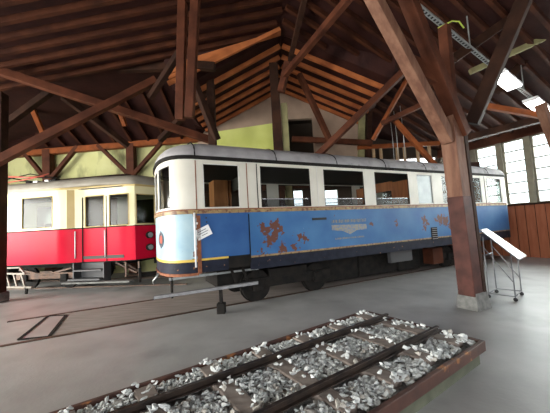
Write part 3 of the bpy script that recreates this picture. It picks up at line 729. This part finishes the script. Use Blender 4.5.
for x0_ in (-3.8, -1.6, .62, 2.74):                                # far side windows
    def fu(x):
        best = None; qq = 0
        while qq < RP.T:
            p = RP.at(qq)
            if abs(p.y-2.52) < 1e-3 and (best is None or abs(p.x-x) < best[0]): best = (abs(p.x-x), qq)
            qq += .02
        return best[1]
    frw.append((fu(x0_+1.1), fu(x0_), rz0, rz1))
mkband('cream_window_wall', M['cream'], red, RP, 1.95, 3.26, 0, rw_+frw, step=.3)
mkband('red_lower_panel', M['red'], red, RP, .87, 1.95, 0, step=.3)
mkband('belt_line', M['dark_steel'], red, RP, 1.93, 1.965, .008, step=.3, thick=.012)
mkband('bottom_edge', M['dark_steel'], red, RP, .84, .87, .0, step=.3)
mkband('gutter', M['cream_dark'], red, RP, 3.22, 3.30, .04, step=.3, thick=.05)
mkband('entrance_corner', M['cream_dark'], red, RP, 1.97, 3.2, .004, u0=ru(2.27), u1=ru(2.60), step=.1, thick=.01)
for i, h in enumerate(rw_+frw):
    o = winframe(RP, h[0]+.005, h[1]-.005, h[2], h[3], -.005, .035).build('window_frame', M['cream_dark'], red)
    pane(RP, h[0], h[1], h[2], h[3], -.02).build('pane', M['red_glass'], o, fix=False)
# roof as a loft over the outline
mb = MB(); n = 140; rows = []
for (tq, z) in [(0, 0), (.015, .2), (.06, .42), (.14, .6), (.3, .8), (.6, .95), (1, 1)]:
    row = []
    for k in range(n):
        qq = RP.T*k/n; p = RP.at(qq)+RP.nrm(qq)*.05; p.y = max(p.y, -.05); 
        if p.x < 4.3 and p.x > 2.2 and p.y < .6: p.y = -.05 + max(0, (p.x-3.2))*.22
        sp = Vector((min(p.x, 4.0), 1.26, 0)); p = p.lerp(sp, tq); p.z = 3.28+.42*z; row.append(len(mb.v)); mb.v.append(tuple(p))
    rows.append(row)
for a, b in zip(rows, rows[1:]):
    for i in range(n): mb.f.append([a[i], a[(i+1) % n], b[(i+1) % n], b[i]]); mb.s.append(True)
o = mb.build('roof', M['red_roof'], red, fix=False); s = o.modifiers.new('solid', 'SOLIDIFY'); s.thickness = .03
MB().box((-.4, 1.26, 3.22), (9.0, 2.2, .03)).build('headlining', M['interior'], red)
MB().box((-.4, 1.3, 1.0), (9.0, 2.2, .1)).build('floor_pan', M['interior'], red)
for x in (2.3,): MB().box((x, 1.5, 2.1), (.06, 1.6, 2.1)).build('partition', M['curtain'], red)
for x in (-.3, .7, 1.6):
    s = MB(); s.box((x, 1.9, 1.5), (.42, .9, .1)); s.box((x+.2, 1.9, 1.9), (.08, .9, .7)); s.build('seat', M['curtain'], red, bevel=.02)
# step well and handrails
MB().tube([(2.48, .10, 1.0), (2.50, .08, 1.86)], .018).build('handrail', M['white_metal'], red)
MB().tube([(3.47, .18, 1.0), (3.47, .18, 1.86)], .018).build('handrail', M['white_metal'], red)
MB().box((3.50, .215, 1.9), (.02, .02, 2.1)).build('door_edge', M['dark_steel'], red)
MB().box((2.66, .2, 1.9), (.02, .03, 2.1)).build('door_edge', M['dark_steel'], red)
for z, y, w_ in ((.62, .12, 1.0), (.36, -.02, 1.1)):
    MB().box((3.0, y, z), (w_, .3, .05)).build('step', M['dark_grey'], red, bevel=.005)
MB().box((3.4, -.08, .27), (2.3, .22, .05)).build('running_board', M['footing'], red, bevel=.005)
for x in (2.5, 3.55): MB().box((x, .15, .55), (.04, .3, .6)).build('step_side', M['dark_grey'], red)
MB().box((3.02, .30, .55), (1.0, .04, .62)).build('step_well', M['dark_grey'], red)
# front lamps
for z in (1.62, 1.22):
    p = Vector((4.66, .68, z)); nn = Vector((.9, -.44, 0))
    hl = MB().disc(p+nn*.05, nn, .11, .1, 24).build('headlamp', M['dark_steel'], red)
    MB().disc(p+nn*.105, nn, .085, .02, 24).build('lens', M['green_lamp'], hl)
MB().box((3.4, -.0, .16), (.0, .0, .0))
# underside
uf = MB(); uf.box((-.4, 1.3, .78), (8.8, 1.7, .14)); uf.box((-1.4, 1.0, .5), (1.2, .5, .4)); uf.build('underframe', M['dark_steel'], red)
def rbogie(x):
    b = MB(); b.box((x, .35, .45), (2.2, .09, .2)); b.box((x, 2.2, .45), (2.2, .09, .2)); b.box((x, 1.3, .5), (.5, 1.9, .2)); b.beam((x-1, .33, .68), (x, .33, .48), .06, .06); b.beam((x+1, .33, .68), (x, .33, .48), .06, .06)
    b = b.build('bogie_frame', M['steel'] if False else M['rust_steel'], red, bevel=.008)
    for dx in (-.75, .75):
        for y in (.5, 2.1): MB().disc((x+dx, y, .38), (0, 1, 0), .36, .09, 28).disc((x+dx, y+(-.05 if y < 1 else .05), .38), (0, 1, 0), .12, .06, 16).build('wheel', M['dark_steel'], b)
        MB().box((x+dx, .3, .4), (.24, .12, .22)).build('axle_box', M['dark_steel'], b, bevel=.02)
rbogie(1.15)
rbogie(-3.5)
for pq in (((4.0, .35, .8), (4.5, .6, .35)), ((4.1, .3, .35), (4.1, .3, .8)), ((4.45, .45, .8), (4.45, .45, .3)), ((3.75, .3, .8), (4.4, .4, .45)), ((4.05, .3, .35), (4.7, 1.0, .35))):
    MB().beam(*pq, .05, .05).build('bracket', M['rust_steel'], red)
MB().box((4.75, 1.3, .75), (.3, .5, .2)).build('coupling', M['dark_steel'], red)
# roof gear
for x in (.25, .55, 1.0, 1.25): MB().box((x, .75, 3.66), (.16, .5, .10)).build('collector_mount', M['white_metal'] if x in (.55, 1.0) else M['dark_steel'], red)
pg = MB()
for y in (.55, 1.6):
    pg.tube([(-1.6, y, 3.75), (.3, y, 3.98), (1.4, y, 3.72)], .02, 6)
    pg.tube([(-1.4, y, 4.02), (.2, y, 3.85), (1.5, y, 3.78)], .02, 6)
pg.tube([(-1.2, .3, 4.04), (-1.2, 2.0, 4.04)], .02, 6)
pg.tube([(.3, .55, 3.98), (.3, 1.6, 3.98)], .02, 6)
pgo = pg.build('current_collector', M['dark_steel'], red)
MB().tube([(-1.0, .5, 4.0), (.2, .5, 3.86), (.9, .5, 3.84)], .028, 6).build('red_rod', M['red_tube'], pgo)
MB().tube([(-.8, .5, 3.72), (.4, .5, 3.80), (1.1, .5, 3.92)], .02, 6).build('red_rod', M['red_tube'], pgo)
pl = MB(); pl.box((2.6, .8, 3.72), (2.6, .26, .03)); pl.box((1.9, .8, 3.68), (.06, .3, .06)); pl.box((3.3, .8, 3.68), (.06, .3, .06)); pl.build('roof_walkway', M['dark_timber'], red)
MB().tube([(4.6, 1.9, 3.55), (4.6, 2.2, 3.55)], .13, 14).build('roof_horn', M['dark_steel'], red)
# pale lattice frame lying beside it
t = thing('metal_trestle', 'pale ladder-like metal trestle on the floor beneath the red railcar', 'trestle', (0, 0, 0))
def rl_(x, y, z): v = R0 + Vector((x*math.cos(AR)-y*math.sin(AR), x*math.sin(AR)+y*math.cos(AR), z)); return v
MB().beam(rl_(.05, -.25, .66), rl_(1.05, -.25, .62), .05, .05).build('top_rail', M['trestle'], t)
MB().beam(rl_(-.1, -.25, .24), rl_(1.3, -.25, .2), .06, .05).build('bottom_rail', M['trestle'], t)
for x in (.08, .36, .62, .9): MB().beam(rl_(x, -.25, .66), rl_(x+.14, -.25, .24), .04, .04).build('rung', M['trestle'], t)
for x in (.1, 1.1): MB().box(rl_(x, -.25, .11), (.06, .06, .22)).build('foot', M['dark_steel'], t)
MB().beam(rl_(.05, -.25, .66), rl_(.3, -.25, .82), .04, .04).build('prop', M['trestle'], t)
MB().beam(rl_(.3, -.25, .82), rl_(.85, -.25, .82), .04, .04).build('prop', M['trestle'], t)
MB().beam(rl_(.85, -.25, .82), rl_(1.05, -.25, .62), .04, .04).build('prop', M['trestle'], t)
# red car track
for y, l in ((.55, 'nearer rail under the red railcar'), (1.98, 'farther rail under the red railcar')):
    o = MB().beam(rl_(-6, y, .01), rl_(6.0, y, .01), .07, .05).build('steel_rail', M['rust_steel']); tag(o, l, 'rail')

# ------------------------------------------------------------------ the sunken track below the blue car
t = MB(); a, b = loc(-7, 1.22), loc(12, 1.22)
for y, l in ((.50+.12, 'rail flush in the concrete along the near edge of the plank strip'), (1.94+.42, 'rail flush in the concrete along the far edge of the plank strip')):
    o = MB().beam(loc(-3.6 if y < 1 else -3.3, y, 0.0), loc(12, y, 0.0), .07, .03).build('steel_rail', M['rust_steel']); tag(o, l, 'rail')
o = MB().beam(loc(-2.55, 1.5, -.004), loc(12, 1.5, -.004), 1.62, .02).build('plank_floor', M['plank']); struct(o); o.name = 'trim_31'
gr = thing('pit_cover', 'dark framed cover plate set into the floor left of the blue railcar', 'cover', (0, 0, 0))
fr_ = MB()
c4 = [Vector((-4.404, 4.904, 0.000)), Vector((-3.953, 4.970, 0.000)), Vector((-4.619, 6.266, 0.000)), Vector((-5.006, 6.265, 0.000))]
for i in range(4): fr_.beam(c4[i]+Vector((0, 0, .006)), c4[(i+1) % 4]+Vector((0, 0, .006)), .06, .016)
fr_.build('frame', M['dark_steel'], gr)
MB().prism([p_+Vector((0, 0, .001)) for p_ in c4], (0, 0, .006)).build('plate', M['concrete'], gr)

# ------------------------------------------------------------------ ballast display
DA = R(34.5); DO = Vector((2.21, 3.31, 0)); DU = Vector((-math.cos(DA), -math.sin(DA), 0)); DV = Vector((-math.sin(DA), math.cos(DA), 0))
DL, DW = 5.6, 1.56
def dp(u, v, z=0): return DO + DU*u + DV*v + Vector((0, 0, z))
rd = Matrix.Rotation(DA, 3, 'Z')
box_ = thing('display_frame', 'low rust-brown timber frame on a pale base holding a piece of ballasted track', 'display frame', DO, 0)
def dpl(u, v, z=0): return DU*u + DV*v + Vector((0, 0, z))
MB().box(dpl(DL/2, -.02, .20), (DL+.08, .045, .11), rd).build('side_board', M['redboard'], box_, bevel=.006)
MB().box(dpl(DL/2, DW+.02, .20), (DL+.08, .045, .11), rd).build('side_board', M['redboard'], box_, bevel=.006)
MB().box(dpl(-.02, DW/2, .20), (.045, DW, .11), rd).build('end_board', M['redboard'], box_, bevel=.006)
MB().box(dpl(DL+.02, DW/2, .20), (.045, DW, .11), rd).build('end_board', M['redboard'], box_, bevel=.006)
MB().box(dpl(DL/2, DW/2, .075), (DL-.02, DW-.02, .15), rd).build('base', M['green_base'], box_)
MB().box(dpl(DL/2, DW/2, .17), (DL-.03, DW-.03, .05), rd).build('gravel_bed', M['gravel_bed'], box_)
sl_u = [.22 + .60*k for k in range(9)]
words_ = ['farthest end', 'second from the far end', 'third from the far end', 'fourth from the far end', 'fifth from the far end', 'sixth from the far end', 'seventh from the far end', 'eighth from the far end', 'nearest end']
for k, u_ in enumerate(sl_u):
    o = MB().box((0, 0, 0), (.17, 1.38, .08), rd).build('wooden_sleeper', M['sleeper'], bevel=.01); o.location = dp(u_, DW/2+.02, .225)
    tag(o, 'grey-brown wooden sleeper in the ballast display, %s' % words_[k], 'sleeper', 'sleepers of the ballast display')
v1, v2 = .42, 1.12
for v, l in ((v1, 'steel rail of the ballast display, the one nearer the big post'), (v2, 'steel rail of the ballast display, the one nearer the railcars')):
    m_ = MB()
    p, q = dp(.06, v, 0), dp(DL-.05, v, 0)
    m_.beam(p+Vector((0, 0, .272)), q+Vector((0, 0, .272)), .085, .012); m_.beam(p+Vector((0, 0, .29)), q+Vector((0, 0, .29)), .016, .04); m_.beam(p+Vector((0, 0, .317)), q+Vector((0, 0, .317)), .040, .022)
    tag(m_.build('steel_rail', M['rail_steel'], bevel=.003), l, 'rail')
# stones
shapes = []
for k in range(14):
    bm = bmesh.new(); rs = random.Random(k+40)
    sc = (rs.uniform(1.0, 1.5), rs.uniform(.7, 1.0), rs.uniform(.5, .85))
    for q in range(11):
        v = Vector((rs.gauss(0, 1), rs.gauss(0, 1), rs.gauss(0, 1))).normalized()*rs.uniform(.85, 1.1)
        bm.verts.new((v.x*sc[0], v.y*sc[1], v.z*sc[2]))
    h = bmesh.ops.convex_hull(bm, input=bm.verts); bmesh.ops.delete(bm, geom=[g for g in h['geom_interior'] if isinstance(g, bmesh.types.BMVert)], context='VERTS')
    bmesh.ops.recalc_face_normals(bm, faces=bm.faces)
    me = bpy.data.meshes.new('ballast_stone'); bm.to_mesh(me); bm.free(); me.materials.append(M['stone_b'] if k % 5 == 0 else M['stone']); shapes.append(me)
spots = []
rs = random.Random(3)
tries = 0
while len(spots) < 4600 and tries < 200000:
    tries += 1
    u_, v_ = rs.uniform(.02, DL-.9), rs.uniform(.05, DW-.05); r = rs.uniform(.021, .037)*(1.2 if rs.random() < .12 else 1)
    if min(abs(v_-v1), abs(v_-v2)) < .028+r: continue
    on = min(abs(u_-s_) for s_ in sl_u) < .085 + .4*r
    if on and not (.03 < v_ < .11) and rs.random() > .014: continue
    n2 = noise.noise(Vector((u_*2.2, v_*2.2, 4)))
    if any((u_-a_)**2+(v_-b_)**2 < ((r+c_)*.43)**2 for a_, b_, c_, _ in spots): continue
    z = .205 + r*.45 + .035*rs.random()*(1+n2) + (.07 if on else 0)
    spots.append((u_, v_, r, z))
def vis(sp):
    p = dp(sp[0], sp[1], sp[3]); q = cam.matrix_world.inverted() @ p
    if q.z > -.05: return -1
    x = .5 + q.x/-q.z*cam.data.lens/36; y = .5 + q.y/-q.z*cam.data.lens/27.03
    return sp[2]/-q.z if -.02 < x < 1.02 and -.02 < y < 1.1 else -1
spots = [s for s in spots if vis(s) > 0]
spots.sort(key=lambda s: -vis(s))
rest = MB(); first = None
for i, (u_, v_, r, z) in enumerate(spots):
    rr_ = (rs.uniform(-.5, .5), rs.uniform(-.5, .5), rs.uniform(0, 6.28)); me = shapes[rs.randrange(14)]
    if i < 300:
        if first is None: o = bpy.data.objects.new('ballast_stone', me); first = o
        else: o = first.copy(); o.data = me
        C.objects.link(o); o.location = dp(u_, v_, z); o.rotation_euler = rr_; o.scale = (r, r, r)
        tag(o, 'angular pale grey ballast stone lying between the sleepers of the track display', 'stone', 'larger ballast stones in the display')
    else:
        from mathutils import Euler
        m4 = Euler(rr_).to_matrix(); c = dp(u_, v_, z)
        rest.add([m4 @ (v.co*r) + c for v in me.vertices], [tuple(f.vertices) for f in me.polygons])
o = rest.build('ballast', M['stone']); tag(o, 'field of small grey ballast stones filling the far part of the track display', 'ballast', kind='stuff')

# ------------------------------------------------------------------ sloping information stand
f1, f2, f3, f4 = [Vector(p) for p in ((4.18, 5.84, 0), (4.59, 6.17, 0), (4.44, 5.51, 0), (4.88, 5.89, 0))]
t = thing('information_stand', 'sloping white display panel on a thin tubular stand behind the big post', 'stand', (4.5, 5.85, 0)); off = Vector((4.5, 5.85, 0))
lv = [Vector((4.220, 5.950, 1.355))-off, Vector((4.661, 6.350, 1.349))-off, Vector((5.066, 5.900, 0.789))-off, Vector((4.538, 5.450, 0.778))-off]
MB().prism(lv, (0, 0, .012)).build('display_panel', M['display_sheet'], t)
fm = MB()
for i in range(4): fm.tube([lv[i], lv[(i+1) % 4]], .014, 6)
fm.build('panel_frame', M['steel'], t)
ft = [f1-off, f2-off, f4-off, f3-off]
for i, p in enumerate(ft):
    top = lv[i].copy(); tq = .10
    top = Vector((p.x, p.y, 1.22 if i < 2 else .88)); MB().tube([p+Vector((0, 0, .07)), top], .012, 6).build('leg', M['steel'], t)
    cs = MB().disc(p+Vector((0, 0, .035)), (1, .3, 0), .035, .025, 14).build('caster', M['black'], t)
for i in range(4): MB().tube([ft[i]+Vector((0, 0, .09)), ft[(i+1) % 4]+Vector((0, 0, .09))], .010, 6).build('bottom_rail', M['steel'], t)
for i in (0, 2): MB().tube([ft[i]+Vector((0, 0, .85)), ft[(i+1) % 4]+Vector((0, 0, .85))], .010, 6).build('cross_bar', M['steel'], t)
MB().tube([ft[0]+Vector((0, 0, 1.0)), ft[3]+Vector((0, 0, .35))], .008, 6).build('diagonal', M['steel'], t)
MB().tube([ft[1]+Vector((0, 0, 1.0)), ft[2]+Vector((0, 0, .35))], .008, 6).build('diagonal', M['steel'], t)

# ------------------------------------------------------------------ light
w = bpy.data.worlds.new('world'); bpy.context.scene.world = w; w.use_nodes = True
nt = w.node_tree; bg = nt.nodes['Background']
tc = nt.nodes.new('ShaderNodeTexCoord'); sx = nt.nodes.new('ShaderNodeSeparateXYZ'); nt.links.new(tc.outputs['Generated'], sx.inputs[0])
cr = nt.nodes.new('ShaderNodeValToRGB'); cr.color_ramp.elements[0].position = .47; cr.color_ramp.elements[1].position = .52   # ground, then bright overcast sky
cr.color_ramp.elements[0].color = (.10, .11, .09, 1); cr.color_ramp.elements[1].color = (.93, .97, 1, 1)
mr = nt.nodes.new('ShaderNodeMapRange'); mr.inputs['From Min'].default_value = -1; nt.links.new(sx.outputs['Z'], mr.inputs[0]); nt.links.new(mr.outputs[0], cr.inputs[0])
nt.links.new(cr.outputs[0], bg.inputs[0]); bg.inputs[1].default_value = 3.0
def area(name, loc_, target, sx, sy, power, col=(1, 1, 1), spread=130):
    l = bpy.data.lights.new(name, 'AREA'); l.shape = 'RECTANGLE'; l.size = sx; l.size_y = sy; l.energy = power; l.color = col; l.spread = R(spread)
    o = bpy.data.objects.new(name, l); C.objects.link(o); o.location = loc_
    o.rotation_euler = (Vector(target)-Vector(loc_)).to_track_quat('-Z', 'Y').to_euler()
    return o
area('daylight_front_doors', (-10.7, -6.9, 2.4), (-7, 6, .2), 4.2, 4, 480, (1, .98, .93))
area('daylight_front_doors', (-4.2, -6.9, 2.4), (-3, 4, .0), 4.2, 4, 150, (1, .98, .95))
area('daylight_front_doors', (3.2, -6.9, 2.4), (3, 4, -.5), 4.2, 4, 110, (.95, .98, 1))
area('daylight_left_windows', (-15.7, 2.5, 2.6), (-4, 7.0, .9), 10.5, 3, 1400, (1, .98, .90), 115)
c = wl(-2.4, 3.1, .9); area('daylight_right_windows', c, c - U2*5 + Vector((0, 0, -2.0)), 14, 2.7, 1500, (1, .99, .95), 150)
sn = bpy.data.lights.new('sun', 'SUN'); sn.energy = 55; sn.angle = R(1.5); sn.color = (1, .97, .9)
so = bpy.data.objects.new('sun', sn); C.objects.link(so)
so.rotation_euler = (-U2*.42 + V2*.12 - Vector((0, 0, .9))).to_track_quat('-Z', 'Y').to_euler()
sc = bpy.context.scene
sc.view_settings.view_transform = 'Standard'; sc.view_settings.look = 'None'; sc.view_settings.exposure = .3; sc.view_settings.gamma = 1
sc.view_settings.use_curve_mapping = False
